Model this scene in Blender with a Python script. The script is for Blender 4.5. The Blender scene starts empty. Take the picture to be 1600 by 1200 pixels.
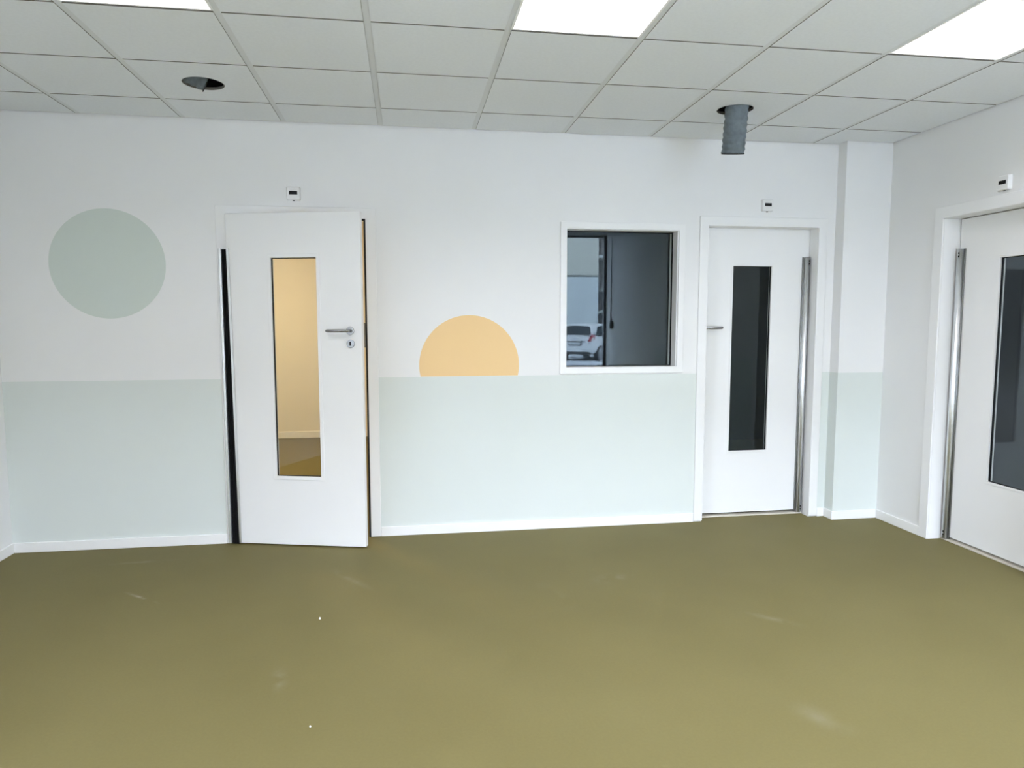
import bpy, bmesh, math, random
from mathutils import Vector, Matrix

scene = bpy.context.scene
C = scene.collection
random.seed(7)

# ------------------------------------------------------------------ camera, world, daylight, exposure
YAW, PITCH, ROLL = -0.1509, -0.0899, -0.0005
cam_d = bpy.data.cameras.new('camera')
cam = bpy.data.objects.new('camera', cam_d); C.objects.link(cam)
_fx = Vector((math.cos(YAW), math.sin(YAW), 0))
_fy = Vector((-math.sin(YAW) * math.cos(PITCH), math.cos(YAW) * math.cos(PITCH), math.sin(PITCH)))
_up = _fx.cross(_fy)
_R = math.cos(ROLL) * _fx + math.sin(ROLL) * _up
_U = -math.sin(ROLL) * _fx + math.cos(ROLL) * _up
cam.matrix_world = Matrix(((_R.x, _U.x, -_fy.x, 0.1507), (_R.y, _U.y, -_fy.y, -4.8721), (_R.z, _U.z, -_fy.z, 1.5098), (0, 0, 0, 1)))
cam_d.sensor_width = 36.0
cam_d.lens = 36.0 * 1083.39 / 1600.0
cam_d.clip_start = 0.02
cam_d.clip_end = 200
scene.camera = cam

SKY = 54.0            # overcast sky, the same all over
LAMP = 1.6           # glow of the ceiling panels' diffusers
LAMP_W = 8.0         # light each panel throws downwards, watts
WARM_LAMP = 62.0      # lamp of the room beyond the ajar door
world = bpy.data.worlds.new('world'); scene.world = world
world.use_nodes = True
_bg = world.node_tree.nodes['Background']
_bg.inputs[0].default_value = (0.80, 0.86, 1.03, 1)
_bg.inputs[1].default_value = SKY

vs = scene.view_settings
vs.view_transform = 'Standard'
vs.look = 'None'
vs.gamma = 1.0
vs.use_curve_mapping = False
vs.exposure = 0.42
scene.cycles.use_denoising = True
scene.cycles.max_bounces = 14
scene.cycles.diffuse_bounces = 8
scene.cycles.glossy_bounces = 6
scene.cycles.transparent_max_bounces = 16
scene.cycles.sample_clamp_indirect = 8.0
scene.cycles.caustics_reflective = False
scene.cycles.caustics_refractive = False

# the rear glazing lets the daylight in; the portal only guides the sampling of the sky
WX0, WX1, WZ0, WZ1, WY = 1.55, 3.718, 0.06, 3.04, -7.05
_pl = bpy.data.lights.new('window_portal', 'AREA'); _pl.shape = 'RECTANGLE'
_pl.size = WX1 - WX0; _pl.size_y = WZ1 - WZ0
_pl.cycles.is_portal = True
_po = bpy.data.objects.new('window_portal', _pl); C.objects.link(_po)
_po.location = ((WX0 + WX1) / 2, WY - 0.10, (WZ0 + WZ1) / 2)
_po.rotation_euler = (math.radians(90), 0, 0)

_pl = bpy.data.lights.new('window_portal', 'AREA'); _pl.shape = 'RECTANGLE'; _pl.size = 0.36; _pl.size_y = 0.36
_pl.cycles.is_portal = True
_po = bpy.data.objects.new('window_portal', _pl); C.objects.link(_po)
_po.location = (5.75, -1.95, 1.45); _po.rotation_euler = (math.radians(90), 0, math.radians(90))  # guides sky sampling at the added side room window

_pl = bpy.data.lights.new('window_portal', 'AREA'); _pl.shape = 'RECTANGLE'; _pl.size = 0.7; _pl.size_y = 1.1
_pl.cycles.is_portal = True
_po = bpy.data.objects.new('window_portal', _pl); C.objects.link(_po)
_po.location = (-2.59, -4.3, 1.55); _po.rotation_euler = (math.radians(90), 0, math.radians(-90))  # guides sky sampling at the added left wall window

H = 2.8185          # suspended ceiling
XL, XR = -2.418, 3.722
YR = WY
M = 0.625
D1 = 0.3952

# ------------------------------------------------------------------ materials
MATS = {}
def nodes_of(name):
    m = bpy.data.materials.new(name); m.use_nodes = True
    nt = m.node_tree
    return m, nt, nt.nodes['Principled BSDF']
def bump(nt, bs, scale, strength, dist=0.002, detail=3):
    tc = nt.nodes.new('ShaderNodeTexCoord'); nz = nt.nodes.new('ShaderNodeTexNoise')
    nz.inputs['Scale'].default_value = scale; nz.inputs['Detail'].default_value = detail
    bp = nt.nodes.new('ShaderNodeBump'); bp.inputs['Strength'].default_value = strength; bp.inputs['Distance'].default_value = dist
    nt.links.new(tc.outputs['Object'], nz.inputs['Vector']); nt.links.new(nz.outputs['Fac'], bp.inputs['Height'])
    nt.links.new(bp.outputs['Normal'], bs.inputs['Normal'])
    return tc
def mat(name, col, rough=0.5, metal=0.0, spec=0.5, var=0.03, vscale=3.0, bs_=None):
    m, nt, b = nodes_of(name)
    b.inputs['Roughness'].default_value = rough; b.inputs['Metallic'].default_value = metal
    b.inputs['Specular IOR Level'].default_value = spec
    tc = nt.nodes.new('ShaderNodeTexCoord'); nz = nt.nodes.new('ShaderNodeTexNoise'); nz.inputs['Scale'].default_value = vscale
    nz.inputs['Detail'].default_value = 3
    rp = nt.nodes.new('ShaderNodeValToRGB')
    rp.color_ramp.elements[0].position = 0.3; rp.color_ramp.elements[1].position = 0.7
    rp.color_ramp.elements[0].color = (*[c * (1 - var) for c in col], 1)
    rp.color_ramp.elements[1].color = (*[min(1, c * (1 + var)) for c in col], 1)
    nt.links.new(tc.outputs['Object'], nz.inputs['Vector']); nt.links.new(nz.outputs['Fac'], rp.inputs['Fac'])
    nt.links.new(rp.outputs['Color'], b.inputs['Base Color'])
    if bs_: bump(nt, b, *bs_)
    MATS[name] = m
    return m
mat('wall_paint', (0.80, 0.80, 0.80), 0.75, spec=0.25, var=0.012, vscale=1.5, bs_=(180, 0.12, 0.001))
mat('sage_paint', (0.665, 0.705, 0.682), 0.7, spec=0.25, var=0.012, vscale=1.5, bs_=(180, 0.12, 0.001))
mat('sage_dark_paint', (0.60, 0.655, 0.615), 0.7, spec=0.25, var=0.012, vscale=1.5, bs_=(180, 0.12, 0.001))
mat('peach_paint', (0.80, 0.56, 0.29), 0.7, spec=0.25, var=0.012, vscale=1.5, bs_=(180, 0.12, 0.001))
mat('cream_paint', (0.80, 0.77, 0.70), 0.75, spec=0.25, var=0.012, vscale=1.5)
mat('white_lacquer', (0.82, 0.82, 0.82), 0.38, spec=0.4, var=0.008, vscale=2)
mat('leaf_white', (0.83, 0.83, 0.83), 0.42, spec=0.4, var=0.008, vscale=2)
mat('trim_white', (0.84, 0.84, 0.835), 0.45, spec=0.4, var=0.008, vscale=2)
mat('tile_white', (0.765, 0.79, 0.82), 0.95, spec=0.1, var=0.02, vscale=60, bs_=(420, 0.25, 0.001))
mat('bar_white', (0.68, 0.70, 0.72), 0.6, spec=0.3, var=0.01)
mat('joint_shade', (0.20, 0.19, 0.17), 0.95, spec=0.05, var=0.1)  # dark tone paints the shade of the ceiling joints onto tile edges and bars
mat('plenum', (0.05, 0.05, 0.05), 0.95, spec=0.0, var=0.1)
mat('black_rubber', (0.006, 0.006, 0.007), 0.65, spec=0.3, var=0.1)
mat('black_plastic', (0.006, 0.006, 0.007), 0.5, spec=0.2, var=0.05)
mat('aluminium', (0.86, 0.88, 0.90), 0.42, metal=1.0, var=0.03, vscale=20)
mat('steel', (0.30, 0.30, 0.30), 0.26, metal=1.0, var=0.03, vscale=20)
mat('hose_fabric', (0.125, 0.150, 0.165), 0.6, spec=0.3, var=0.15, vscale=40, bs_=(300, 0.3, 0.002))
mat('device_white', (0.78, 0.78, 0.78), 0.35, spec=0.5, var=0.01)
mat('threshold', (0.62, 0.58, 0.50), 0.5, var=0.03)
mat('anthracite', (0.022, 0.025, 0.027), 0.45, var=0.05)
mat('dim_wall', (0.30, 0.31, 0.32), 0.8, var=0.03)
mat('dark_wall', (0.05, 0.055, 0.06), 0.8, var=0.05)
mat('asphalt', (0.14, 0.145, 0.155), 0.85, var=0.12, vscale=2)
mat('facade_pale', (0.62, 0.66, 0.66), 0.85, var=0.05, vscale=0.8)
mat('facade_grey', (0.36, 0.355, 0.31), 0.9, var=0.06, vscale=0.6)
mat('facade_dark', (0.10, 0.11, 0.10), 0.8, var=0.1)
mat('facade_brown', (0.115, 0.105, 0.10), 0.85, var=0.08)
mat("car_white", (0.90, 0.91, 0.91), 0.22, spec=0.5, var=0.01)
mat('car_glass', (0.010, 0.013, 0.015), 0.15, spec=0.12, var=0.02)
mat('tyre', (0.015, 0.015, 0.016), 0.8, var=0.05)
mat('lamp_red', (0.16, 0.012, 0.02), 0.25, var=0.05)
mat('lamp_clear', (0.75, 0.72, 0.72), 0.2, var=0.02)
mat('plate_grey', (0.45, 0.47, 0.48), 0.5, var=0.02)
mat('crumb', (0.85, 0.84, 0.80), 0.8, var=0.02)

def glass_mat(name, tint, ior=1.5):
    m = bpy.data.materials.new(name); m.use_nodes = True
    nt = m.node_tree; nt.nodes.clear()
    out = nt.nodes.new('ShaderNodeOutputMaterial'); mx = nt.nodes.new('ShaderNodeMixShader')
    fr = nt.nodes.new('ShaderNodeFresnel'); fr.inputs['IOR'].default_value = ior
    tr = nt.nodes.new('ShaderNodeBsdfTransparent'); tr.inputs['Color'].default_value = (*tint, 1)
    gl = nt.nodes.new('ShaderNodeBsdfGlossy'); gl.inputs['Roughness'].default_value = 0.0; gl.inputs['Color'].default_value = (0.80, 0.94, 1.0, 1)
    # thin pane: both faces' reflection is carried by the front face, the back face only transmits
    ge = nt.nodes.new('ShaderNodeNewGeometry'); om = nt.nodes.new('ShaderNodeMath'); om.operation = 'SUBTRACT'; om.inputs[0].default_value = 1.0
    ml = nt.nodes.new('ShaderNodeMath'); ml.operation = 'MULTIPLY'; m2 = nt.nodes.new('ShaderNodeMath'); m2.operation = 'MULTIPLY'; m2.inputs[1].default_value = 1.1
    nt.links.new(ge.outputs['Backfacing'], om.inputs[1]); nt.links.new(fr.outputs[0], m2.inputs[0])
    nt.links.new(m2.outputs[0], ml.inputs[0]); nt.links.new(om.outputs[0], ml.inputs[1])
    nt.links.new(ml.outputs[0], mx.inputs[0]); nt.links.new(tr.outputs[0], mx.inputs[1]); nt.links.new(gl.outputs[0], mx.inputs[2])
    nt.links.new(mx.outputs[0], out.inputs['Surface'])
    MATS[name] = m
glass_mat('glass', (0.95, 0.97, 0.965))

def emit_mat(name, col, strength):
    m = bpy.data.materials.new(name); m.use_nodes = True
    nt = m.node_tree; nt.nodes.clear()
    out = nt.nodes.new('ShaderNodeOutputMaterial'); e = nt.nodes.new('ShaderNodeEmission')
    e.inputs[0].default_value = (*col, 1); e.inputs[1].default_value = strength
    nt.links.new(e.outputs[0], out.inputs['Surface'])
    MATS[name] = m
emit_mat('lamp_diffuser', (1.0, 0.985, 0.94), LAMP)
emit_mat('warm_diffuser', (1.0, 0.74, 0.43), WARM_LAMP)

def floor_mat():
    m, nt, b = nodes_of('vinyl_floor')
    L = nt.links
    b.inputs['Roughness'].default_value = 0.55; b.inputs['Specular IOR Level'].default_value = 0.07
    tc = nt.nodes.new('ShaderNodeTexCoord')
    n1 = nt.nodes.new('ShaderNodeTexNoise'); n1.inputs['Scale'].default_value = 1.1; n1.inputs['Detail'].default_value = 4
    n2 = nt.nodes.new('ShaderNodeTexNoise'); n2.inputs['Scale'].default_value = 90; n2.inputs['Detail'].default_value = 2
    L.new(tc.outputs['Object'], n1.inputs['Vector']); L.new(tc.outputs['Object'], n2.inputs['Vector'])
    r1 = nt.nodes.new('ShaderNodeValToRGB')
    r1.color_ramp.elements[0].position = 0.3; r1.color_ramp.elements[1].position = 0.72
    r1.color_ramp.elements[0].color = (0.152, 0.130, 0.052, 1); r1.color_ramp.elements[1].color = (0.170, 0.146, 0.060, 1)
    L.new(n1.outputs['Fac'], r1.inputs['Fac'])
    r2 = nt.nodes.new('ShaderNodeValToRGB')
    r2.color_ramp.elements[0].color = (0.93, 0.93, 0.93, 1); r2.color_ramp.elements[1].color = (1.07, 1.07, 1.07, 1)
    L.new(n2.outputs['Fac'], r2.inputs['Fac'])
    mul = nt.nodes.new('ShaderNodeMix'); mul.data_type = 'RGBA'; mul.blend_type = 'MULTIPLY'; mul.inputs[0].default_value = 1
    L.new(r1.outputs['Color'], mul.inputs[6]); L.new(r2.outputs['Color'], mul.inputs[7])
    cur = mul.outputs[2]
    # scuffs and smears, each with its own outline
    for (x, y, rx, ry, ang, amt, ns) in [(-1.32, -0.91, 0.22, 0.022, -39, 0.42, 14), (1.70, -2.56, 0.17, 0.10, -62, 0.16, 5),
                                         (1.33, -1.03, 0.20, 0.10, 20, 0.22, 7), (1.98, -1.70, 0.22, 0.05, -45, 0.20, 8),
                                         (-0.20, -0.80, 0.32, 0.05, -55, 0.20, 6), (-0.40, -1.95, 0.05, 0.20, 12, 0.14, 12),
                                         (0.95, -1.25, 0.10, 0.30, 15, 0.14, 5), (-1.55, -0.32, 0.35, 0.04, 4, 0.18, 9)]:
        mp = nt.nodes.new('ShaderNodeMapping'); mp.vector_type = 'TEXTURE'
        mp.inputs['Location'].default_value = (x, y, 0); mp.inputs['Rotation'].default_value = (0, 0, math.radians(ang))
        mp.inputs['Scale'].default_value = (rx, ry, 1)
        L.new(tc.outputs['Object'], mp.inputs['Vector'])
        gr = nt.nodes.new('ShaderNodeTexGradient'); gr.gradient_type = 'QUADRATIC_SPHERE'
        L.new(mp.outputs[0], gr.inputs['Vector'])
        nz = nt.nodes.new('ShaderNodeTexNoise'); nz.inputs['Scale'].default_value = ns; nz.inputs['Detail'].default_value = 6
        L.new(tc.outputs['Object'], nz.inputs['Vector'])
        rr = nt.nodes.new('ShaderNodeValToRGB'); rr.color_ramp.elements[0].position = 0.42; rr.color_ramp.elements[1].position = 0.66
        L.new(nz.outputs['Fac'], rr.inputs['Fac'])
        m1 = nt.nodes.new('ShaderNodeMath'); m1.operation = 'MULTIPLY'; L.new(gr.outputs['Fac'], m1.inputs[0]); L.new(rr.outputs['Color'], m1.inputs[1])
        m2 = nt.nodes.new('ShaderNodeMath'); m2.operation = 'MULTIPLY'; m2.inputs[1].default_value = amt * 2; m2.use_clamp = True
        L.new(m1.outputs[0], m2.inputs[0])
        mx = nt.nodes.new('ShaderNodeMix'); mx.data_type = 'RGBA'
        mx.inputs[7].default_value = (0.33, 0.31, 0.24, 1)
        L.new(m2.outputs[0], mx.inputs[0]); L.new(cur, mx.inputs[6]); cur = mx.outputs[2]
    L.new(cur, b.inputs['Base Color'])
    bp = nt.nodes.new('ShaderNodeBump'); bp.inputs['Strength'].default_value = 0.12; bp.inputs['Distance'].default_value = 0.001
    L.new(n2.outputs['Fac'], bp.inputs['Height']); L.new(bp.outputs['Normal'], b.inputs['Normal'])
    MATS['vinyl_floor'] = m
floor_mat()

# ------------------------------------------------------------------ mesh helpers
class MB:
    def __init__(s): s.v = []; s.f = []; s.smooth = set()
    def add(s, vs_, fs, smooth=False):
        o = len(s.v); s.v += [tuple(p) for p in vs_]
        for f in fs:
            if smooth: s.smooth.add(len(s.f))
            s.f.append([i + o for i in f])
        return s
    def box(s, x0, x1, y0, y1, z0, z1):
        vs_ = [(x0, y0, z0), (x1, y0, z0), (x1, y1, z0), (x0, y1, z0), (x0, y0, z1), (x1, y0, z1), (x1, y1, z1), (x0, y1, z1)]
        return s.add(vs_, [(3, 2, 1, 0), (4, 5, 6, 7), (0, 1, 5, 4), (1, 2, 6, 5), (2, 3, 7, 6), (3, 0, 4, 7)])
    def prism(s, poly, axis, a, b):
        """poly of 2-D points extruded along an axis from a to b; axis y: (x,z) points, axis z: (x,y), axis x: (y,z)"""
        n = len(poly)
        def P(p, t): return {'y': (p[0], t, p[1]), 'z': (p[0], p[1], t), 'x': (t, p[0], p[1])}[axis]
        vs_ = [P(p, a) for p in poly] + [P(p, b) for p in poly]
        fs = [list(range(n)), list(range(2 * n - 1, n - 1, -1))] + [(i, (i + 1) % n, n + (i + 1) % n, n + i) for i in range(n)]
        return s.add(vs_, fs)
    def frame(s, x0, x1, z0, z1, w, y0, y1, bottom=True):
        """rectangular ring in the xz plane, mitred as one piece"""
        if bottom:
            o = [(x0, z0), (x1, z0), (x1, z1), (x0, z1)]; i = [(x0 + w, z0 + w), (x1 - w, z0 + w), (x1 - w, z1 - w), (x0 + w, z1 - w)]
            return s.ring(o, i, y0, y1)
        poly = [(x0, z0), (x0 + w, z0), (x0 + w, z1 - w), (x1 - w, z1 - w), (x1 - w, z0), (x1, z0), (x1, z1), (x0, z1)]
        return s.prism(poly, 'y', y0, y1)
    def ring(s, o, i, y0, y1):
        n = len(o)
        vs_ = [(p[0], y0, p[1]) for p in o] + [(p[0], y0, p[1]) for p in i] + [(p[0], y1, p[1]) for p in o] + [(p[0], y1, p[1]) for p in i]
        fs = []
        for k in range(n):
            l = (k + 1) % n
            fs += [(k, l, n + l, n + k), (2 * n + l, 2 * n + k, 3 * n + k, 3 * n + l), (l, k, 2 * n + k, 2 * n + l), (n + k, n + l, 3 * n + l, 3 * n + k)]
        return s.add(vs_, fs)
    def tube(s, pts, radii, n=20, caps=True, smooth=True):
        pts = [Vector(p) for p in pts]
        if not hasattr(radii, '__len__'): radii = [radii] * len(pts)
        t0 = (pts[1] - pts[0]).normalized()
        ref = Vector((0, 0, 1)) if abs(t0.z) < 0.9 else Vector((1, 0, 0))
        u = t0.cross(ref).normalized(); vs_ = []
        for k, p in enumerate(pts):
            t = (pts[min(k + 1, len(pts) - 1)] - pts[max(k - 1, 0)]).normalized()
            u = (u - t * u.dot(t)).normalized(); w = t.cross(u)
            for j in range(n):
                a = 2 * math.pi * j / n
                vs_.append(p + (u * math.cos(a) + w * math.sin(a)) * radii[k])
        fs = [(k * n + j, k * n + (j + 1) % n, (k + 1) * n + (j + 1) % n, (k + 1) * n + j) for k in range(len(pts) - 1) for j in range(n)]
        s.add(vs_, fs, smooth)
        if caps:
            o = len(s.v) - len(vs_)
            s.f.append([o + j for j in range(n - 1, -1, -1)]); s.f.append([o + (len(pts) - 1) * n + j for j in range(n)])
        return s
    def build(s, name, m, parent=None, bevel=0, seg=2):
        me = bpy.data.meshes.new(name); me.from_pydata(s.v, [], s.f); me.update()
        bm = bmesh.new(); bm.from_mesh(me)
        for k, f in enumerate(bm.faces): f.smooth = k in s.smooth
        bmesh.ops.recalc_face_normals(bm, faces=bm.faces[:]); bm.to_mesh(me); bm.free()
        me.materials.append(MATS[m])
        o = bpy.data.objects.new(name, me); C.objects.link(o)
        if parent: o.parent = parent
        if bevel:
            b = o.modifiers.new('bevel', 'BEVEL'); b.width = bevel; b.segments = seg; b.limit_method = 'ANGLE'; b.angle_limit = math.radians(40)
            b.harden_normals = False
        return o
def tag(o, label=None, cat=None, group=None, kind=None):
    if label: o['label'] = label
    if cat: o['category'] = cat
    if group: o['group'] = group
    if kind: o['kind'] = kind
    return o
def empty(name, loc=(0, 0, 0)):
    o = bpy.data.objects.new(name, None); o.empty_display_size = 0.1; C.objects.link(o); o.location = loc
    return o
def disc(cx, cz, r, n=96, zmin=None):
    pts = [(cx + r * math.cos(2 * math.pi * k / n), cz + r * math.sin(2 * math.pi * k / n)) for k in range(n)]
    if zmin is not None:
        h = math.sqrt(r * r - (zmin - cz) ** 2); a0 = math.atan2(zmin - cz, h); a1 = math.pi - a0
        pts = [(cx + r * math.cos(a0 + (a1 - a0) * k / n), cz + r * math.sin(a0 + (a1 - a0) * k / n)) for k in range(n + 1)]
    return pts
def wall_grid(us, zs, holes, t0, t1, P):
    """a wall slab with openings: us, zs cut lines; holes (u0,u1,z0,z1); P(u, t, z) maps to the world"""
    us = sorted(set(us + [h[0] for h in holes] + [h[1] for h in holes])); zs = sorted(set(zs + [h[2] for h in holes] + [h[3] for h in holes]))
    mb = MB(); idx = {}
    def V(i, k, t):
        key = (i, k, t)
        if key not in idx:
            idx[key] = len(mb.v); mb.v.append(P(us[i], t1 if t else t0, zs[k]))
        return idx[key]
    def solid(i, k):
        if not (0 <= i < len(us) - 1 and 0 <= k < len(zs) - 1): return False
        u = (us[i] + us[i + 1]) / 2; z = (zs[k] + zs[k + 1]) / 2
        return not any(h[0] < u < h[1] and h[2] < z < h[3] for h in holes)
    for i in range(len(us) - 1):
        for k in range(len(zs) - 1):
            if not solid(i, k): continue
            for t in (0, 1): mb.f.append([V(i, k, t), V(i + 1, k, t), V(i + 1, k + 1, t), V(i, k + 1, t)])
            if not solid(i - 1, k): mb.f.append([V(i, k, 0), V(i, k + 1, 0), V(i, k + 1, 1), V(i, k, 1)])
            if not solid(i + 1, k): mb.f.append([V(i + 1, k, 0), V(i + 1, k + 1, 0), V(i + 1, k + 1, 1), V(i + 1, k, 1)])
            if not solid(i, k - 1): mb.f.append([V(i, k, 0), V(i + 1, k, 0), V(i + 1, k, 1), V(i, k, 1)])
            if not solid(i, k + 1): mb.f.append([V(i, k + 1, 0), V(i + 1, k + 1, 0), V(i + 1, k + 1, 1), V(i, k + 1, 1)])
    return mb

# ------------------------------------------------------------------ the shell
ZT = 3.40
BW = 0.15            # thickness of the back wall
fl = MB().box(-4.2, 6.2, -7.30, 4.60, -0.10, 0.0).build('floor', 'vinyl_floor')
tag(fl, 'olive brown vinyl floor with faint scuffs, running through the room', 'floor', kind='structure')

d1 = (-1.027, -0.093, 0.0, 2.223); d2 = (2.328, 3.235, 0.0, 2.228); w1 = (1.268, 2.126, 1.164, 2.178)
wb = wall_grid([XL - 0.15, 4.6], [0.0, ZT], [d1, d2, w1], 0.0, BW, lambda u, t, z: (u, t, z)).build('wall_back', 'wall_paint')
tag(wb, 'white back wall with sage band, painted circle and peach sun', 'wall', kind='structure')
PX, PY = 3.352, -0.105
pil = MB().box(PX, XR, PY, 0.0, 0.0, ZT).build('pilaster', 'wall_paint', wb)
tag(pil, 'shallow white corner pilaster with a sage lower band')
GZ = 1.125
for x0, x1 in ((XL, -1.076), (-0.044, 2.276), (3.282, PX)):
    MB().box(x0, x1, -0.0010, 0.0, 0.0, GZ).build('painted_band', 'sage_paint', wb)
MB().box(PX - 0.001, XR, PY - 0.0010, PY, 0.0, GZ).build('painted_band', 'sage_paint', wb)
MB().box(PX - 0.001, PX, PY, 0.0, 0.0, GZ).build('painted_band', 'sage_paint', wb)
o = MB().prism(disc(-1.749, 1.882, 0.352), 'y', -0.0012, 0.0).build('painted_circle', 'sage_dark_paint', wb); tag(o, 'grey-green circle painted on the wall')
o = MB().prism(disc(0.589, 1.202, 0.352, zmin=1.127), 'y', -0.0012, 0.0).build('painted_sun', 'peach_paint', wb); tag(o, 'peach half sun painted on the wall above the sage band')

d3y0, d3y1, d3z = -0.648, -1.535, 2.195            # opening of the door in the right wall
wr = wall_grid([YR - 0.25, BW], [0.0, ZT], [(d3y1 - 0.02, d3y0 + 0.02, 0.0, d3z + 0.02)], 0.0, 0.20, lambda u, t, z: (XR + t, u, z)).build('wall_right', 'wall_paint')
tag(wr, 'white right wall with a door beside the corner', 'wall', kind='structure')
MB().box(XR - 0.001, XR, -4.64, -1.612, 0.0, GZ).build('painted_band', 'sage_paint', wr)
wl = wall_grid([YR - 0.25, 0.0], [0.0, ZT], [(-4.65, -3.95, 1.0, 2.1)], -0.15, 0.0, lambda u, t, z: (XL + t, u, z)).build('wall_left', 'wall_paint')
tag(wl, 'plain white left wall at the edge of the picture', 'wall', kind='structure')
wre = wall_grid([XL - 0.15, XR + 0.2], [0.0, ZT], [(WX0, WX1, WZ0, WZ1)], -0.25, 0.0, lambda u, t, z: (u, YR + t, z)).build('wall_rear', 'wall_paint')
tag(wre, 'white rear wall with tall glazing, seen mirrored in the panes', 'wall', kind='structure')

# rear glazing
w2 = tag(empty('window_2', ((WX0 + WX1) / 2, YR - 0.1, WZ0)), 'tall dark framed glazing of the rear wall, mirrored in the interior window', 'window', kind='structure')
def lp(o, par):            # keep world placement under an empty
    o.parent = par; o.matrix_parent_inverse = Matrix.Translation(-par.location); return o
lp(MB().frame(WX0, WX1, WZ0, WZ1, 0.045, YR - 0.14, YR - 0.06).build('window_frame', 'anthracite', None, 0.004), w2)
npane = 2; pw = (WX1 - WX0 - 0.11) / npane
for k in range(npane):
    x = WX0 + 0.055 + k * pw
    if k: lp(MB().box(x - 0.03, x + 0.03, YR - 0.14, YR - 0.06, WZ0 + 0.055, WZ1 - 0.055).build('mullion', 'anthracite', None, 0.004), w2)
    lp(MB().box(x + (0.03 if k else 0), x + pw - (0.03 if k < npane - 1 else 0), YR - 0.104, YR - 0.096, WZ0 + 0.055, WZ1 - 0.055).build('glass_pane', 'glass'), w2)

w4 = tag(empty('added_window_left', (XL - 0.08, -4.3, 1.0)), 'added unseen window in the left wall, letting daylight onto the right wall', 'window', kind='structure'); w4.rotation_euler = (0, 0, math.radians(90))  # unseen window, added to bring bluish daylight onto the right wall
MB().frame(-0.35, 0.35, 0.0, 1.1, 0.05, -0.03, 0.03).build('window_frame', 'anthracite', w4)
MB().box(-0.30, 0.30, -0.004, 0.004, 0.05, 1.05).build('glass_pane', 'glass', w4)

# baseboards
BH, BT = 0.066, 0.013
def skirt(name, x0, x1, y0, y1, label):
    tag(MB().box(x0, x1, y0, y1, 0.0, BH).build(name, 'trim_white', None, 0.003), label, 'baseboard', kind='structure')
skirt('baseboard_back', XL + BT, -1.078, -BT, 0, 'white baseboard under the sage band left of the ajar door')
skirt('baseboard_back', -0.042, 2.274, -BT, 0, 'white baseboard between the ajar door and the closed back door')
skirt('baseboard_back', 3.284, PX - BT, -BT, 0, 'short white baseboard between the back door and the pilaster')
tag(MB().prism([(PX - BT, 0), (PX - BT, PY - BT), (XR - BT, PY - BT), (XR - BT, PY), (PX, PY), (PX, 0)], 'z', 0.0, BH).build('baseboard_pilaster', 'trim_white', None, 0.003),
    'white baseboard wrapped around the corner pilaster', 'baseboard', kind='structure')
skirt('baseboard_right', XR - BT, XR, -0.570, PY - BT, 'white baseboard of the right wall between pilaster and door')
skirt('baseboard_right', XR - BT, XR, YR, -1.614, 'white baseboard of the right wall behind the camera')
skirt('baseboard_left', XL, XL + BT, YR, 0.0, 'white baseboard along the left wall')

# ceiling: slab, tiles, grid, raised strip over the glazing
YC = -(D1 + 8 * M)
ce = MB().box(XL - 0.15, XR + 0.2, YR - 0.25, BW, ZT, ZT + 0.15).build('ceiling', 'plenum')
tag(ce, 'grey suspended ceiling of square tiles in a recessed grid', 'ceiling', kind='structure')
tag(MB().box(XL, XR, YC - 0.02, YC, H, ZT).build('bulkhead', 'wall_paint', ce), 'bulkhead closing the suspended ceiling')
tag(MB().box(XL, XR, YR, YC - 0.02, 3.12, 3.16).build('raised_ceiling', 'tile_white', ce), 'raised plaster strip over the rear glazing')
xs = [XL] + [i * M for i in range(-3, 6)] + [XR]
ys = [0.0] + [-(D1 + j * M) for j in range(0, 9)]
G, GY = 0.016, 0.0055      # joints beside the wide main bars, narrow joints between tile rows
LIGHTS = {(i, j) for i in (2, 5, 8) for j in (3, 6)}
HOLES = {(2, 1): (-0.9375, -0.700), (7, 1): (2.188, -0.690)}
tile_cache = {}
TH = 0.016
def shade_edges(o):  # side faces get the joint shade as colour
    o.data.materials.append(MATS['joint_shade'])
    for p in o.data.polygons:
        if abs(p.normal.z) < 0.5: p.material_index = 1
    return o
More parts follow.
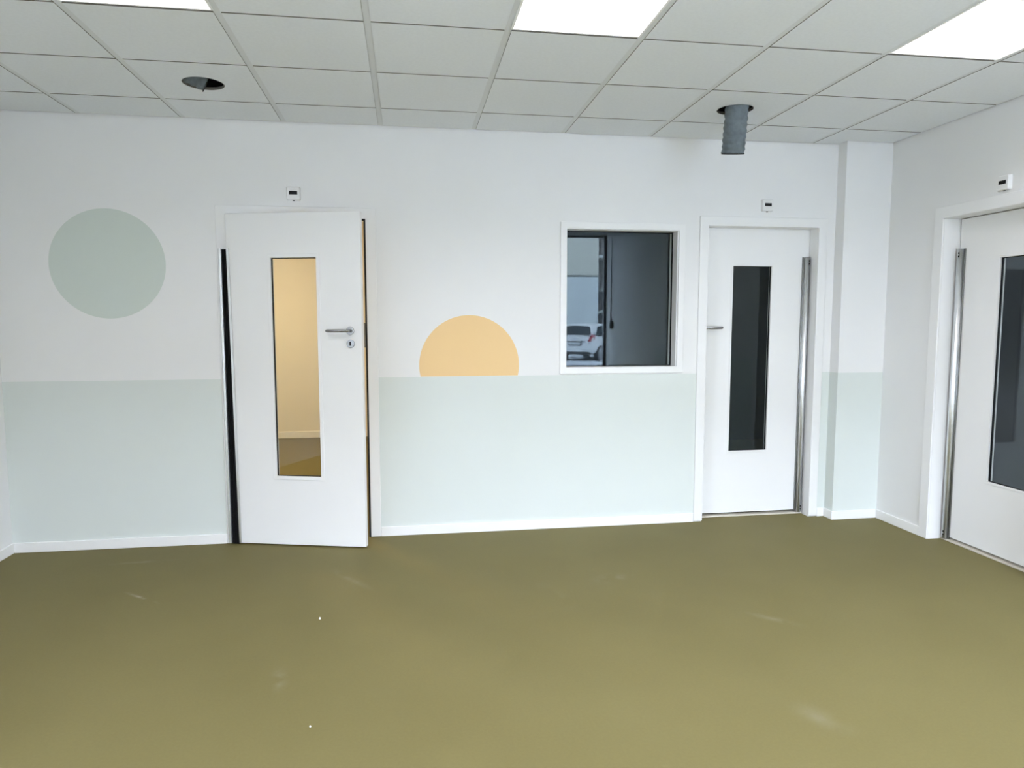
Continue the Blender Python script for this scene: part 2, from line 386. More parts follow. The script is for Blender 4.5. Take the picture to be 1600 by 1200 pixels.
def tile(i, j):
    x0 = xs[i] + (G if i else 0.009); x1 = xs[i + 1] - (G if i + 2 < len(xs) else 0.009)
    y1 = ys[j] - (GY if j else 0.009); y0 = ys[j + 1] + GY
    if i == len(xs) - 2 and j == 0:
        shade_edges(MB().prism([(x0, y0), (x1, y0), (x1, PY - 0.009), (PX - 0.009, PY - 0.009), (PX - 0.009, y1), (x0, y1)], 'z', H, H + TH).build('ceiling_tile', 'tile_white', ce))
        return
    w, d = round(x1 - x0, 4), round(y1 - y0, 4)
    if (i, j) in HOLES:
        hx, hy = HOLES[(i, j)]; r = 0.109; n = 64; outer = []; inner = []
        for k in range(n):
            a = 2 * math.pi * (k + 0.5) / n; c, s_ = math.cos(a), math.sin(a)
            t = min(((x1 - hx) if c > 0 else (x0 - hx)) / c, ((y1 - hy) if s_ > 0 else (y0 - hy)) / s_)
            outer.append([hx + c * t, hy + s_ * t]); inner.append((hx + r * c, hy + r * s_))
        for cxy in ((x0, y0), (x1, y0), (x1, y1), (x0, y1)):
            k = min(range(n), key=lambda q: (outer[q][0] - cxy[0]) ** 2 + (outer[q][1] - cxy[1]) ** 2); outer[k] = list(cxy)
        mb = MB()
        vs_ = [(p[0], p[1], z) for z in (H, H + TH) for p in outer] + [(p[0], p[1], z) for z in (H, H + TH) for p in inner]
        fs = []
        for k in range(n):
            l = (k + 1) % n
            fs += [(k, l, 2 * n + l, 2 * n + k), (n + l, n + k, 3 * n + k, 3 * n + l), (k, l, n + l, n + k), (2 * n + k, 2 * n + l, 3 * n + l, 3 * n + k)]
        shade_edges(mb.add(vs_, fs).build('ceiling_tile', 'tile_white', ce, 0, 1))['label'] = 'ceiling tile with a round duct hole'
        return
    key = (w, d)
    if key not in tile_cache:
        tile_cache[key] = shade_edges(MB().box(0, w, 0, d, 0, TH).build('ceiling_tile', 'tile_white', ce)); t = tile_cache[key]
    else:
        t = tile_cache[key].copy(); C.objects.link(t); t.parent = ce
    t.location = (x0, y0, H)
for i in range(len(xs) - 1):
    for j in range(len(ys) - 1):
        if (i, j) not in LIGHTS: tile(i, j)
for x in xs[1:-1]:
    y1 = -0.001
    MB().box(x - 0.0155, x + 0.0155, YC, y1, H + 0.003, H + 0.030).build('grid_bar', 'bar_white', ce)
bars = {}
for j in range(1, len(ys) - 1):
    for i in range(len(xs) - 1):
        a = xs[i] + (0.0161 if i else 0); b = xs[i + 1] - (0.0161 if i + 2 < len(xs) else 0); key = round(b - a, 4)
        if key not in bars: bars[key] = t = MB().box(0, b - a, -0.016, 0.016, TH + 0.0005, 0.034).build('cross_bar', 'joint_shade', ce)
        else: t = bars[key].copy(); C.objects.link(t); t.parent = ce
        t.location = (a, ys[j], H)
for a_ in ((XL, PX, -0.024, -0.0005), (XL, XL + 0.024, YC, -0.0245), (XR - 0.024, XR - 0.0005, YC, PY), (PX, XR - 0.0245, PY - 0.024, PY - 0.0005), (PX - 0.024, PX - 0.0005, PY - 0.024, -0.0245)):
    MB().box(*a_, H + TH + 0.0005, H + TH + 0.004).build('wall_angle', 'joint_shade', ce)

# ceiling light panels
def light_panel(i, j, label):
    x0, x1, y1, y0 = xs[i] + 0.010, xs[i + 1] - 0.010, ys[j] - 0.010, ys[j + 1] + 0.010
    cx, cy = (x0 + x1) / 2, (y0 + y1) / 2; w = (x1 - x0) / 2; d = (y1 - y0) / 2
    t = tag(empty('ceiling_light', (cx, cy, H)), label, 'light', 'square light panels in the ceiling')
    fr = MB(); o = [(-w, -d), (w, -d), (w, d), (-w, d)]; e = 0.010; inn = [(-w + e, -d + e), (w - e, -d + e), (w - e, d - e), (-w + e, d - e)]
    fr.ring(o, inn, 0.0, 0.03)
    fr.v = [(p[0], p[2], p[1]) for p in fr.v]
    fr.build('frame', 'trim_white', t)
    MB().box(-w + e, w - e, -d + e, d - e, 0.003, 0.008).build('diffuser', 'lamp_diffuser', t)
    MB().box(-w + e, w - e, -d + e, d - e, 0.010, 0.030).build('housing', 'trim_white', t)
    ld = bpy.data.lights.new('panel_light', 'AREA'); ld.shape = 'SQUARE'; ld.size = 2 * (w - e); ld.energy = LAMP_W
    ld.color = (0.98, 0.935, 1.0); ld.spread = math.radians(150)
    lo = bpy.data.objects.new('panel_light', ld); C.objects.link(lo); lo.parent = t; lo.location = (0, 0, 0.001)
light_panel(2, 3, 'bright square ceiling panel at top left, nearest the hole with the slumped hose')
light_panel(5, 3, 'bright square ceiling panel at top middle, over the peach sun')
light_panel(8, 3, 'bright square ceiling panel at top right, nearest the right wall')
for i, w in ((2, 'left hand'), (5, 'middle'), (8, 'right hand')): light_panel(i, 6, w + ' square ceiling panel of the row above the viewer, out of frame')

# ------------------------------------------------------------------ rooms beyond
def room_wall(name, m, args, label): return tag(MB().box(*args).build(name, m), label, 'wall', kind='structure')
WYF = 4.38
room_wall('wall_beyond_rear', 'cream_paint', (-4.0, 0.85, WYF, WYF + 0.12, 0, 2.9), 'cream wall at the far end of the warm lit room')
room_wall('wall_beyond_left', 'cream_paint', (-4.12, -4.0, BW, WYF + 0.12, 0, 2.9), 'left wall of the warm lit room')
room_wall('wall_beyond_partition', 'cream_paint', (0.85, 0.97, BW, WYF + 0.12, 0, 2.9), 'partition between the warm room and the dark room')
room_wall('wall_beyond_front', 'cream_paint', (-4.0, XL - 0.15, BW - 0.12, BW, 0, 2.9), 'front wall stub of the warm lit room')
tag(MB().box(-4.12, 0.97, BW, WYF + 0.12, 2.78, 2.9).build('ceiling', 'tile_white'), 'ceiling of the warm lit room', 'ceiling', kind='structure')
tag(MB().box(-4.0, 0.85, WYF - 0.015, WYF, 0.0, 0.085).build('baseboard_beyond', 'trim_white', None, 0.003), 'baseboard seen through the glass of the ajar door', 'baseboard', kind='structure')
t = tag(empty('ceiling_light', (-1.7, 2.4, 2.78)), 'warm ceiling lamp in the room beyond the ajar door', 'light')
MB().prism([(0.30 * math.cos(a * math.pi / 16), 0.30 * math.sin(a * math.pi / 16)) for a in range(32)], 'z', -0.02, 0.0).build('base_plate', 'trim_white', t)
MB().prism([(0.28 * math.cos(a * math.pi / 16), 0.28 * math.sin(a * math.pi / 16)) for a in range(32)], 'z', -0.08, -0.02).build('lamp_shade', 'warm_diffuser', t)
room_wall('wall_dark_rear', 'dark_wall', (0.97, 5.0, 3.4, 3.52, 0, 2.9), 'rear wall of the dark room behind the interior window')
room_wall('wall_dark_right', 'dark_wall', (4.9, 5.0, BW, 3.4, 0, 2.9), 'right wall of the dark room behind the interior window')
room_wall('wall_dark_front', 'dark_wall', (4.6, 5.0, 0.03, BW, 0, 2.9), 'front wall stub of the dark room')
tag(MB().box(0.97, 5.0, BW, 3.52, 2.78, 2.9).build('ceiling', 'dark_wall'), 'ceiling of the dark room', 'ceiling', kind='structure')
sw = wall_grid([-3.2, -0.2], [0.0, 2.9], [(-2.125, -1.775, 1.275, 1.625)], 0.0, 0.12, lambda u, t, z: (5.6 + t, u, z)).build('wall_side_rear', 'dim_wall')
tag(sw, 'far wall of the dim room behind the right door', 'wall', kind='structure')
w3 = tag(empty('added_window_side', (5.66, -1.95, 1.275)), 'small unseen window added to light the dim room behind the right door', 'window', kind='structure'); w3.rotation_euler = (0, 0, math.radians(90))  # unseen window, added so the room behind the glass is not black
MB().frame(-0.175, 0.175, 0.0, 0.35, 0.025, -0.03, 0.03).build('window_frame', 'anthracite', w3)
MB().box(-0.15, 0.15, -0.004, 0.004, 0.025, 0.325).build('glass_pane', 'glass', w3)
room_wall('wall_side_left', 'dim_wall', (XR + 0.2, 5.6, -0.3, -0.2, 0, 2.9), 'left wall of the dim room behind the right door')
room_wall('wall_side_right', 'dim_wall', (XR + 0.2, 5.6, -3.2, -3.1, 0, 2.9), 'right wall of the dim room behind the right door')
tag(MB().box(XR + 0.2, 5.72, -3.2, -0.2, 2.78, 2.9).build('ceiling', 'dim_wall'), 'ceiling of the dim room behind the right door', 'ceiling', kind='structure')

# ------------------------------------------------------------------ doors
def casing(par, x0, x1, z1, fw, depth, name='door_casing', z0=0.0):
    """U-shaped casing on the wall face plus the lining in the opening; local frame: x along the wall, y into the wall"""
    mb = MB(); mb.frame(x0, x1, z0, z1, fw, -0.012, 0.0, bottom=False)
    mb.build(name, 'white_lacquer', par, 0.003)
    mb = MB(); mb.frame(x0 + fw - 0.018, x1 - fw + 0.018, 0.0, z1 - fw + 0.018, 0.018, 0.0005, depth, bottom=False)
    return mb.build('lining', 'white_lacquer', par)
def leaf_mesh(w, z0, z1, t, g, u0=0.0):
    """door leaf 0..w with a glazed opening g=(u0,u1,z0,z1)"""
    return wall_grid([u0, w], [z0, z1], [g], 0.0, t, lambda u, tt, z: (u, tt, z))
def vision(leaf, g, t, bead=0.024):
    u0, u1, z0, z1 = g
    ring = MB().ring([(u0 - bead, z0 - bead), (u1 + bead, z0 - bead), (u1 + bead, z1 + bead), (u0 - bead, z1 + bead)],
                     [(u0, z0), (u1, z0), (u1, z1), (u0, z1)], -0.004, 0.0)
    ring.build('glazing_bead', 'leaf_white', leaf, 0.002)
    MB().ring([(u0, z0), (u1, z0), (u1, z1), (u0, z1)], [(u0 + 0.004, z0 + 0.004), (u1 - 0.004, z0 + 0.004), (u1 - 0.004, z1 - 0.004), (u0 + 0.004, z1 - 0.004)],
              0.010, 0.024).build('glass_seal', 'black_rubber', leaf)
    return MB().box(u0 + 0.0005, u1 - 0.0005, 0.014, 0.020, z0 + 0.0005, z1 - 0.0005).build('glass_pane', 'glass', leaf)
def cyl_y(mb, x, z, r, y0, y1, n=32):
    return mb.prism([(x + r * math.cos(2 * math.pi * k / n), z + r * math.sin(2 * math.pi * k / n)) for k in range(n)], 'y', y0, y1)
def handle(leaf, u, z, s, kz=0.084):
    """lever on a round rosette at (u,z), the lever pointing s=-1 / +1 along the leaf, key rosette below"""
    cyl_y(MB(), u, z, 0.027, -0.009, 0.0).build('handle_rosette', 'steel', leaf, 0.002)
    MB().tube([(u, -0.009, z), (u, -0.036, z), (u + s * 0.003, -0.047, z), (u + s * 0.013, -0.053, z), (u + s * 0.125, -0.053, z), (u + s * 0.140, -0.049, z), (u + s * 0.145, -0.040, z)],
              [0.0095, 0.0095, 0.0098, 0.0098, 0.0098, 0.0095, 0.0085], 20).build('lever_handle', 'steel', leaf)
    k = cyl_y(MB(), u + 0.002, z - kz, 0.027, -0.009, 0.0).build('key_rosette', 'steel', leaf, 0.002)
    MB().box(u - 0.004, u + 0.006, -0.0100, -0.009, z - kz - 0.013, z - kz + 0.013).build('keyhole', 'black_plastic', leaf)

# ajar door
dr1 = tag(empty('door_1', (-0.56, 0, 0)), 'white door standing ajar, warm lit room showing through its narrow glass', 'door', kind='structure')
casing(dr1, -1.077 + 0.56, -0.043 + 0.56, 2.272, 0.070, BW)
lf = leaf_mesh(0.886, 0.010, 2.213, 0.040, (0.280, 0.588, 0.478, 1.924), u0=-0.020).build('leaf', 'leaf_white', dr1, 0.0015, 1)
lf.location = (-0.990 + 0.56, -0.039, 0); lf.rotation_euler = (0, 0, math.radians(-14.8))
vision(lf, (0.280, 0.588, 0.478, 1.924), 0.040)
handle(lf, 0.808, 1.450, -1)
sm = MB(); _a, _b, _c = -0.40, -0.113 + 0.56 - 0.0005, 2.2015
sm.prism([(_b, 0.0), (_b, _c), (_a, _c), (_a, _c - 0.012), (_b - 0.012, _c - 0.012), (_b - 0.012, 0.0)], 'y', -0.010, 0.004)
sm.build('seal_strip', 'black_rubber', dr1)
st = MB().box(-0.113 + 0.56 - 0.024, -0.113 + 0.56 - 0.013, 0.03, 0.034, 1.33, 1.50).build('strike_plate', 'steel', dr1)
# folding finger guard on the hinge side
gz0, gz1 = 0.004, 1.988
fg = MB().prism([(-0.506, -0.0121), (-0.506, -0.020), (-0.500, -0.026), (-0.488, -0.026), (-0.482, -0.020), (-0.482, -0.0121)], 'z', gz0, gz1).build('guard_rail', 'aluminium', dr1, 0.001)
n = 9; vb = []
for xr, z in ((-0.430, gz0), (-0.450, gz1 - 0.006)):          # the bellows widen towards the floor
    pl = [(-0.482 + (xr + 0.482) * k / (n - 1), -0.020 - 0.022 * k / (n - 1) - (0.010 if k % 2 else 0.0)) for k in range(n)]
    vb += [(p[0], p[1], z) for p in pl] + [(p[0] + 0.001, p[1] + 0.005, z) for p in reversed(pl)]
m_ = 2 * n
MB().add(vb, [list(range(m_)), list(range(2 * m_ - 1, m_ - 1, -1))] + [(k, (k + 1) % m_, m_ + (k + 1) % m_, m_ + k) for k in range(m_)]).build('guard_bellows', 'black_rubber', dr1)
vb = [(u + du, v, z) for z, u in ((gz0 + 0.008, 0.001), (gz1, -0.0195)) for du, v in ((0, -0.0002), (0.0155, -0.0002), (0.0155, -0.008), (0, -0.008))]
MB().add(vb, [(0, 1, 2, 3), (7, 6, 5, 4), (0, 1, 5, 4), (1, 2, 6, 5), (2, 3, 7, 6), (3, 0, 4, 7)]).build('guard_rail', 'aluminium', lf, 0.001)
MB().box(-0.480, -0.474, -0.034, -0.013, gz1 - 0.006, gz1 + 0.001).build('guard_clip', 'aluminium', dr1)

def guard_roll(par, x, y, z0, z1, s):
    """half-round aluminium roller cover in the hinge corner; s: side of the leaf (-1 left)"""
    r = 0.021; pts = []
    for k in range(19):
        a = math.pi * (1.0 + k / 18); pts.append((x + r * math.cos(a), y - 0.008 + (r + 0.004) * math.sin(a)))
    pts += [(x + r, y), (x - r, y)]
    g = MB().prism(pts, 'z', z0, z1).build('finger_guard', 'aluminium', par)
    for p in g.data.polygons:
        if abs(p.normal.z) < 0.5 and p.normal.y < -0.05: p.use_smooth = True
    xl = x + s * (r + 0.007)
    MB().box(min(xl - 0.006, xl + 0.006), max(xl - 0.006, xl + 0.006), y - 0.008, y - 0.0005, z0, z1).build('guard_rail', 'steel', par)
    for dz in (0.028, 0.050):
        MB().box(x + 0.004, x + 0.010, y - 0.0345, y - 0.030, z1 - dz - 0.007, z1 - dz + 0.005).build('guard_slot', 'black_plastic', par)
        MB().box(x + 0.004, x + 0.010, y - 0.0345, y - 0.030, z0 + dz - 0.007, z0 + dz + 0.005).build('guard_slot', 'black_plastic', par)

# closed door in the back wall
dr2 = tag(empty('door_2', (2.78, 0, 0)), 'closed white door in the back wall between the interior window and the pilaster', 'door', kind='structure')
casing(dr2, 2.276 - 2.78, 3.283 - 2.78, 2.274, 0.068, 0.105, z0=0.009)
LW = 0.900
lf2 = leaf_mesh(LW, 0.026, 2.222, 0.038, (0.268, 0.578, 0.512, 1.926)).build('leaf', 'leaf_white', dr2, 0.0015, 1)
lf2.location = (2.3315 - 2.78, 0.110, 0)
vision(lf2, (0.268, 0.578, 0.512, 1.926), 0.038, bead=0.016)
handle(lf2, 0.028, 1.462, 1)
MB().box(2.346 - 2.78, 3.213 - 2.78, 0.085, 0.149, 0.0, 0.010).build('threshold', 'threshold', dr2, 0.002)
MB().frame(2.3290 - 2.78, 3.2340 - 2.78, 0.0, 2.2260, 0.014, 0.1055, 0.1095, bottom=False).build('seal_strip', 'black_rubber', dr2)
guard_roll(dr2, 3.191 - 2.78, 0.110, 0.012, 1.998, -1)

# closed door in the right wall: local frame turned, x runs towards the camera (-Y world), y into the wall (+X)
dr3 = tag(empty('door_3', (XR, -1.09, 0)), 'closed white door in the right wall, cut off by the picture edge', 'door', kind='structure')
dr3.rotation_euler = (0, 0, math.radians(-90))
X3 = lambda Y: -(Y + 1.09)
casing(dr3, X3(-0.566), X3(d3y1 - 0.080), 2.272, 0.078, 0.20)
lf3 = leaf_mesh(0.880, 0.024, d3z - 0.006, 0.040, (0.330, 0.640, 0.480, 1.908)).build('leaf', 'leaf_white', dr3, 0.0015, 1)
lf3.location = (X3(d3y0) + 0.004, 0.120, 0)
vision(lf3, (0.330, 0.640, 0.480, 1.908), 0.040, bead=0.016)
handle(lf3, 0.828, 1.462, -1)
MB().box(X3(d3y0) - 0.002, X3(d3y1) + 0.002, 0.095, 0.199, 0.0, 0.010).build('threshold', 'threshold', dr3, 0.002)
MB().frame(X3(d3y0) - 0.0005, X3(d3y1) + 0.0005, 0.0, d3z - 0.0005, 0.014, 0.1605, 0.1615, bottom=False).build('seal_strip', 'black_rubber', dr3)
guard_roll(dr3, X3(d3y0) + 0.0245, 0.120, 0.012, 1.992, 1)

# ------------------------------------------------------------------ interior window
wn = tag(empty('window_1', (1.70, 0, 1.133)), 'small white framed interior window mirroring a parked white car', 'window', kind='structure')
f = MB().frame(1.238 - 1.70, 2.163 - 1.70, 0.0, 1.079, 0.047, -0.014, 0.0).build('window_casing', 'white_lacquer', wn, 0.003)
f = MB().frame(1.269 - 1.70, 2.125 - 1.70, 0.032, 1.044, 0.016, 0.0005, BW).build('window_lining', 'white_lacquer', wn)
MB().frame(1.2855 - 1.70, 2.1085 - 1.70, 0.0485, 1.0275, 0.006, 0.086, 0.100).build('window_seal', 'black_rubber', wn)
MB().box(1.286 - 1.70, 2.108 - 1.70, 0.090, 0.096, 0.049, 1.027).build('glass_pane', 'glass', wn)

# ------------------------------------------------------------------ controllers above the doors
def controller(loc, rz, label):
    t = tag(empty('door_controller', loc), label, 'controller', 'small door controllers above the doors'); t.rotation_euler = (0, 0, rz)
    r = 0.009; w = 0.044; pts = []
    for cx, cz, a0 in ((w - r, w - r, 0), (-w + r, w - r, 90), (-w + r, -w + r, 180), (w - r, -w + r, 270)):
        for k in range(5):
            a = math.radians(a0 + 22.5 * k); pts.append((cx + r * math.cos(a), cz + r * math.sin(a)))
    mb = MB(); n = len(pts); vs_ = []
    for y, s in ((0.0, 1.0), (-0.016, 1.0), (-0.027, 0.90)): vs_ += [(p[0] * s, y, p[1] * s) for p in pts]
    fs = [(q * n + k, q * n + (k + 1) % n, (q + 1) * n + (k + 1) % n, (q + 1) * n + k) for q in range(2) for k in range(n)]
    fs += [list(range(n)), list(range(2 * n, 3 * n))]
    mb.add(vs_, fs).build('housing', 'device_white', t, 0.001, 1)
    MB().box(-0.026, 0.026, -0.0285, -0.0268, -0.008, 0.014).build('display', 'black_plastic', t)
    MB().box(-0.007, 0.007, -0.014, -0.006, -0.048, -0.0435).build('sensor_lens', 'black_plastic', t)
controller((-0.576, 0, 2.356), 0, 'small white box with a black display above the ajar door')
controller((2.792, 0, 2.360), 0, 'small white box with a black display above the closed back door')
controller((XR, -1.115, 2.336), math.radians(-90), 'small white box with a black display above the right wall door')

# ------------------------------------------------------------------ duct hoses
def hose(name, pts, r, rib, label, twist=0.0, n=28, rings=9):
    t = tag(empty(name, pts[-1]), label, 'duct hose', 'flexible duct hoses in the ceiling holes')
    pts = [Vector(p) for p in pts]
    seg = [(pts[k + 1] - pts[k]).length for k in range(len(pts) - 1)]; L = sum(seg)
    N = int(L / 0.0055); path = []; 
    for k in range(N + 1):
        d = L * k / N; q = 0
        while q < len(seg) - 1 and d > seg[q]: d -= seg[q]; q += 1
        path.append(pts[q].lerp(pts[q + 1], min(1, d / seg[q])))
    for _ in range(20): path = [path[0]] + [(path[k - 1] + path[k] * 2 + path[k + 1]) / 4 for k in range(1, N)] + [path[-1]]
    rnd = random.Random(3); mb = MB(); vs_ = []
    tt = (path[1] - path[0]).normalized(); u = tt.cross(Vector((1, 0, 0)) if abs(tt.x) < 0.9 else Vector((0, 1, 0))).normalized()
    for k, p in enumerate(path):
        tg = (path[min(k + 1, N)] - path[max(k - 1, 0)]).normalized(); u = (u - tg * u.dot(tg)).normalized(); w = tg.cross(u)
        for j in range(n):
            a = 2 * math.pi * j / n
            ph = 2 * math.pi * (k / N * L / rib) + a
            rr = r * (1 + 0.035 * math.cos(ph) + 0.012 * math.sin(5 * a + k * 0.45) + 0.010 * rnd.uniform(-1, 1))
            vs_.append(p + (u * math.cos(a) + w * math.sin(a)) * rr - pts[-1])
    fs = [(k * n + j, k * n + (j + 1) % n, (k + 1) * n + (j + 1) % n, (k + 1) * n + j) for k in range(N) for j in range(n)]
    mb.add(vs_, fs, True); o = mb.build('hose_sleeve', 'hose_fabric', t)
    s = o.modifiers.new('wall', 'SOLIDIFY'); s.thickness = 0.003; s.offset = -1
    # spring wire shows at the cut end
    e = path[-1] - pts[-1]
    ring = [e + (u * math.cos(2 * math.pi * j / 24) + w * math.sin(2 * math.pi * j / 24)) * r * 1.03 for j in range(22)]
    MB().tube(ring, 0.003, 6).build('spring_wire', 'black_rubber', t)
    return t
hose('duct_hose', [(2.195, -0.78, 3.30), (2.185, -0.745, 3.0), (2.184, -0.725, 2.82), (2.190, -0.672, 2.556)], 0.066, 0.036, 'grey ribbed duct hose hanging down from the right ceiling hole')
hose('duct_hose', [(-1.75, -0.93, 3.25), (-1.45, -0.85, 3.10), (-1.15, -0.735, 2.955), (-0.928, -0.640, 2.866)], 0.074, 0.036, 'grey duct hose end slumped inside the left ceiling hole')

# ------------------------------------------------------------------ small crumbs on the floor
def crumb(x, y, r, label):
    bm = bmesh.new(); bmesh.ops.create_icosphere(bm, subdivisions=1, radius=r)
    rnd = random.Random(x)
    for v in bm.verts: v.co *= rnd.uniform(0.75, 1.15)
    zmin = min(v.co.z for v in bm.verts)
    for v in bm.verts: v.co.z -= zmin
    me = bpy.data.meshes.new('plaster_crumb'); bm.to_mesh(me); bm.free(); me.materials.append(MATS['crumb'])
    o = bpy.data.objects.new('plaster_crumb', me); C.objects.link(o); o.location = (x, y, 0.0)
    tag(o, label, 'crumb', 'white crumbs on the floor')
crumb(-0.304, -1.358, 0.0065, 'tiny white crumb on the floor in front of the ajar door')
crumb(-0.224, -2.324, 0.0045, 'tiny white crumb on the floor nearest the viewer')

# ------------------------------------------------------------------ blind crank beside the rear glazing (mirrored in the window)
bc = tag(empty('blind_crank', (XR - 0.03, -6.72, 1.46)), 'thin dark blind crank rod on the right wall by the glazing', 'crank')
MB().tube([(0, 0, 0), (0, 0, 1.5)], 0.008, 12).build('rod', 'anthracite', bc)
MB().box(-0.025, 0.025, -0.03, 0.03, -0.08, 0.06).build('crank_handle', 'anthracite', bc, 0.006)

# ------------------------------------------------------------------ outside, behind the viewer, mirrored in the interior window
GZ0 = -0.05
tag(MB().box(-40, 50, -70, YR - 0.25, GZ0 - 0.2, GZ0).build('ground', 'asphalt'), 'grey asphalt yard outside the rear glazing', 'ground', kind='structure')
bd = tag(empty('building', (2, -31.8, GZ0)), 'two tone building across the yard, mirrored in the interior window', 'building')
FY = 0.0        # local y of the facade, the building extends to -y
BX = 10.5 - 2
MB().box(-22, BX, -8, 0.0, 0.0, 3.95).build('lower_wall', 'facade_pale', bd)
MB().box(-22, BX, -8, 0.02, 4.05, 9.8).build('upper_wall', 'facade_grey', bd)
MB().box(-22, BX, -8, -0.06, 3.95, 4.05).build('joint', 'facade_dark', bd)
MB().box(BX, 26, -8, -1.6, 0.0, 9.8).build('recess_wall', 'facade_brown', bd)
for z in (2.0, 3.2, 5.0, 6.6, 8.6): MB().box(BX, 26, -1.6, -0.2, z, z + 0.16).build('balcony_slab', 'facade_dark' if z != 5.0 else 'facade_pale', bd)
for x in range(0, 6): MB().box(BX + 1.6 + x * 3.0, BX + 1.9 + x * 3.0, -0.9, -0.2, 0.0, 9.8).build('pillar', 'facade_grey', bd)
for x in range(6):
    f = MB().box(-19 + x * 4.0, -17.6 + x * 4.0, 0.02, 0.06, 5.0, 6.6).build('window_frame', 'car_white', bd)
    MB().box(-18.9 + x * 4.0, -17.7 + x * 4.0, 0.06, 0.07, 5.1, 6.5).build('window_pane', 'car_glass', f)
MB().box(-22.2, BX + 0.2, -8.2, 0.3, 9.8, 10.0).build('roof_edge', 'facade_dark', bd)
sg = tag(empty('letter_box', (10.85, -31.2, 1.25)), 'small pale box on a post beside the parked car', 'box')
MB().box(-0.18, 0.18, -0.1, 0.1, 0.0, 0.55).build('housing', 'facade_pale', sg, 0.02)
MB().box(-0.03, 0.03, -0.03, 0.03, -1.30, 0.0).build('post', 'facade_dark', sg)

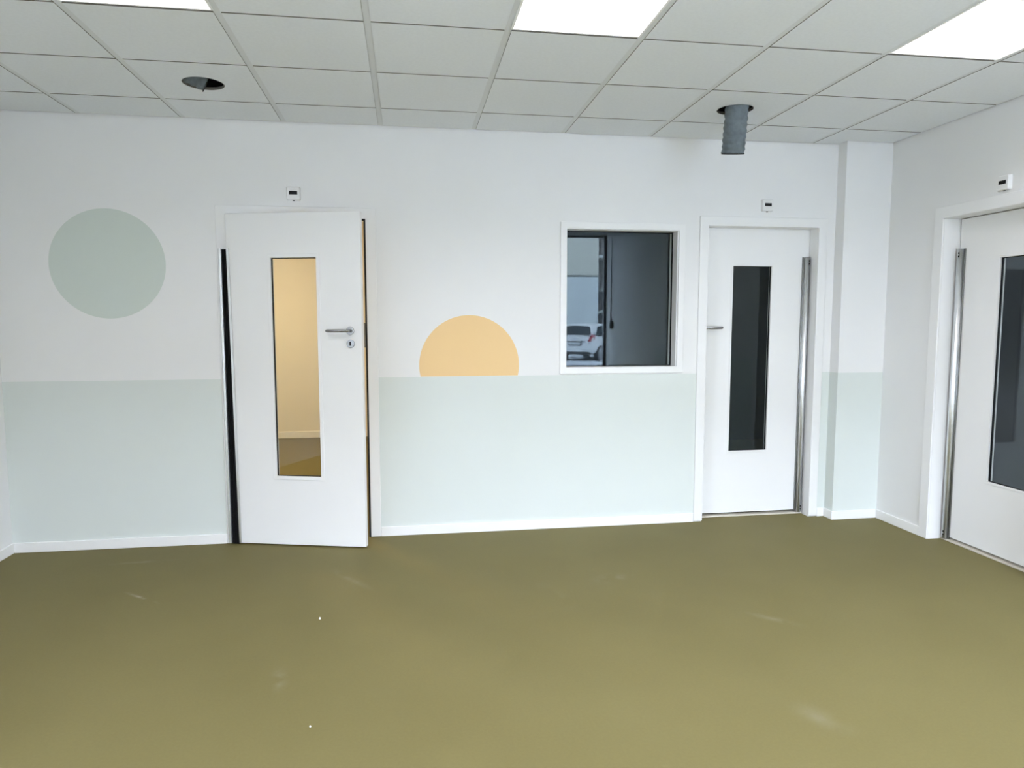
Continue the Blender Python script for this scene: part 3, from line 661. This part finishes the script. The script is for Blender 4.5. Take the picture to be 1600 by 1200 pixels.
# the parked car: local x = right when seen from behind, y = forward
def car(loc, rz, label):
    t = tag(empty('car', loc), label, 'car'); t.rotation_euler = (0, 0, rz)
    def loft(secs, m, name, bevel=0.0):
        n = len(secs[0][1]); mb = MB(); vs_ = []
        for y, prof in secs:
            vs_ += [(p[0], y + (p[2] if len(p) > 2 else 0), p[1]) for p in prof] + [(-p[0], y + (p[2] if len(p) > 2 else 0), p[1]) for p in reversed(prof)]
        k2 = 2 * n
        fs = [(s * k2 + j, s * k2 + (j + 1) % k2, (s + 1) * k2 + (j + 1) % k2, (s + 1) * k2 + j) for s in range(len(secs) - 1) for j in range(k2)]
        mb.add(vs_, fs, True)
        o = len(mb.v) - len(vs_); mb.f.append([o + j for j in range(k2)]); mb.f.append([o + (len(secs) - 1) * k2 + j for j in range(k2)])
        ob = mb.build(name, m, t); sb = ob.modifiers.new('sub', 'SUBSURF'); sb.levels = sb.render_levels = 1
        return ob
    def prof(w, zb, zs, sh): return [(w * 0.86, zb), (w * 0.97, zb + 0.12), (w, zb + (zs - zb) * 0.5), (w * 0.975, zs - 0.08), (w * sh, zs)]
    loft([(0.0, prof(0.74, 0.30, 0.96, 0.90)), (0.06, prof(0.79, 0.27, 0.99, 0.90)), (0.25, prof(0.845, 0.22, 1.0, 0.90)), (0.9, prof(0.845, 0.20, 1.0, 0.89)),
          (1.9, prof(0.84, 0.19, 0.98, 0.89)), (2.7, prof(0.845, 0.20, 0.95, 0.88)), (3.3, prof(0.83, 0.22, 0.88, 0.84)), (3.7, prof(0.76, 0.25, 0.76, 0.80)), (3.85, prof(0.66, 0.30, 0.64, 0.80))], 'car_white', 'body')
    cab = [(0.05, [(0.74, 0.93), (0.72, 1.0), (0.70, 1.04), (0.5, 1.05)]), (0.20, [(0.755, 0.93), (0.71, 1.20), (0.66, 1.34), (0.45, 1.38)]), (0.42, [(0.76, 0.93), (0.70, 1.30), (0.63, 1.44), (0.42, 1.485)]),
           (1.1, [(0.765, 0.93), (0.69, 1.34), (0.62, 1.47), (0.42, 1.51)]), (1.9, [(0.765, 0.92), (0.69, 1.33), (0.62, 1.45), (0.42, 1.49)]), (2.3, [(0.765, 0.90), (0.70, 1.15), (0.64, 1.26), (0.42, 1.30)]), (2.75, [(0.74, 0.86), (0.72, 0.9), (0.68, 0.93), (0.42, 0.95)])]
    loft(cab, 'car_white', 'cabin')
    # rear screen
    w = [(-0.62, 1.03), (0.62, 1.03), (0.63, 1.10), (0.58, 1.30), (0.50, 1.365), (0.2, 1.385), (-0.2, 1.385), (-0.50, 1.365), (-0.58, 1.30), (-0.63, 1.10)]
    mb = MB(); yy = lambda z: 0.03 + max(0, z - 1.02) * 0.44 - 0.012
    mb.add([(p[0], yy(p[1]), p[1]) for p in w] + [(p[0], yy(p[1]) + 0.05, p[1]) for p in w], [list(range(10)), list(range(19, 9, -1))] + [(k, (k + 1) % 10, 10 + (k + 1) % 10, 10 + k) for k in range(10)])
    mb.build('rear_screen', 'car_glass', t)
    for s in (-1, 1):
        sw = [(0.55, 1.04), (2.35, 1.0), (1.95, 1.32), (1.2, 1.385), (0.62, 1.33)]
        wx = lambda z: s * (0.772 - (z - 0.93) * 0.175)
        mb = MB(); mb.add([(wx(p[1]), p[0], p[1]) for p in sw] + [(wx(p[1]) - s * 0.06, p[0], p[1]) for p in sw], [list(range(5)), list(range(9, 4, -1))] + [(k, (k + 1) % 5, 5 + (k + 1) % 5, 5 + k) for k in range(5)])
        mb.build('side_window', 'car_glass', t)
        ls = [(0.56, -0.03, 0.78), (0.70, 0.005, 0.78), (0.80, 0.13, 0.86), (0.80, 0.19, 1.02), (0.71, 0.03, 1.02), (0.66, -0.02, 0.94)]
        mb = MB(); mb.add([(s * p[0], p[1], p[2]) for p in ls] + [(s * p[0] * 0.9, p[1] + 0.1, p[2]) for p in ls], [list(range(6)), list(range(11, 5, -1))] + [(k, (k + 1) % 6, 6 + (k + 1) % 6, 6 + k) for k in range(6)])
        L = mb.build('tail_light', 'lamp_red', t)
        ls = [(0.675, -0.018, 0.80), (0.71, 0.0, 0.80), (0.765, 0.06, 0.92), (0.745, 0.035, 0.95)]
        mb = MB(); mb.add([(s * p[0], p[1] - 0.008, p[2]) for p in ls] + [(s * p[0], p[1] + 0.06, p[2]) for p in ls], [list(range(4)), list(range(7, 3, -1))] + [(k, (k + 1) % 4, 4 + (k + 1) % 4, 4 + k) for k in range(4)])
        mb.build('reverse_lens', 'lamp_clear', L)
        for y in (0.62, 3.05):
            wh = MB().tube([(s * 0.66, y, 0.30), (s * 0.855, y, 0.30)], 0.30, 28).build('wheel', 'tyre', t)
            MB().tube([(s * 0.85, y, 0.30), (s * 0.865, y, 0.30)], 0.20, 20).build('wheel_rim', 'steel', wh)
        MB().tube([(s * 0.86, 2.35, 0.98), (s * 0.93, 2.33, 1.0), (s * 0.98, 2.33, 1.0)], [0.04, 0.08, 0.07], 12).build('wing_mirror', 'car_white', t)
    MB().box(-0.43, 0.43, -0.028, 0.06, 0.755, 0.775).build('tailgate_gap', 'black_plastic', t)
    pf = MB().box(-0.28, 0.28, -0.030, 0.02, 0.615, 0.745).build('plate_recess', 'black_plastic', t)
    MB().box(-0.25, 0.25, -0.036, -0.028, 0.640, 0.735).build('number_plate', 'plate_grey', pf)
    cyl_y(MB(), 0.0, 0.90, 0.035, -0.035, 0.02, 20).build('badge', 'steel', t)
    MB().box(-0.62, 0.62, -0.012, 0.15, 0.27, 0.36).build('bumper_insert', 'tyre', t, 0.02)
    MB().tube([(0.0, 0.5, 1.47), (0.0, 0.30, 1.78)], [0.010, 0.004], 8).build('antenna', 'black_plastic', t)
    return t
# the forward axis of the car points away from the glazing and to the side
car((6.78, -21.9, GZ0), math.radians(180 + 37), 'white hatchback parked in the yard, mirrored in the interior window')
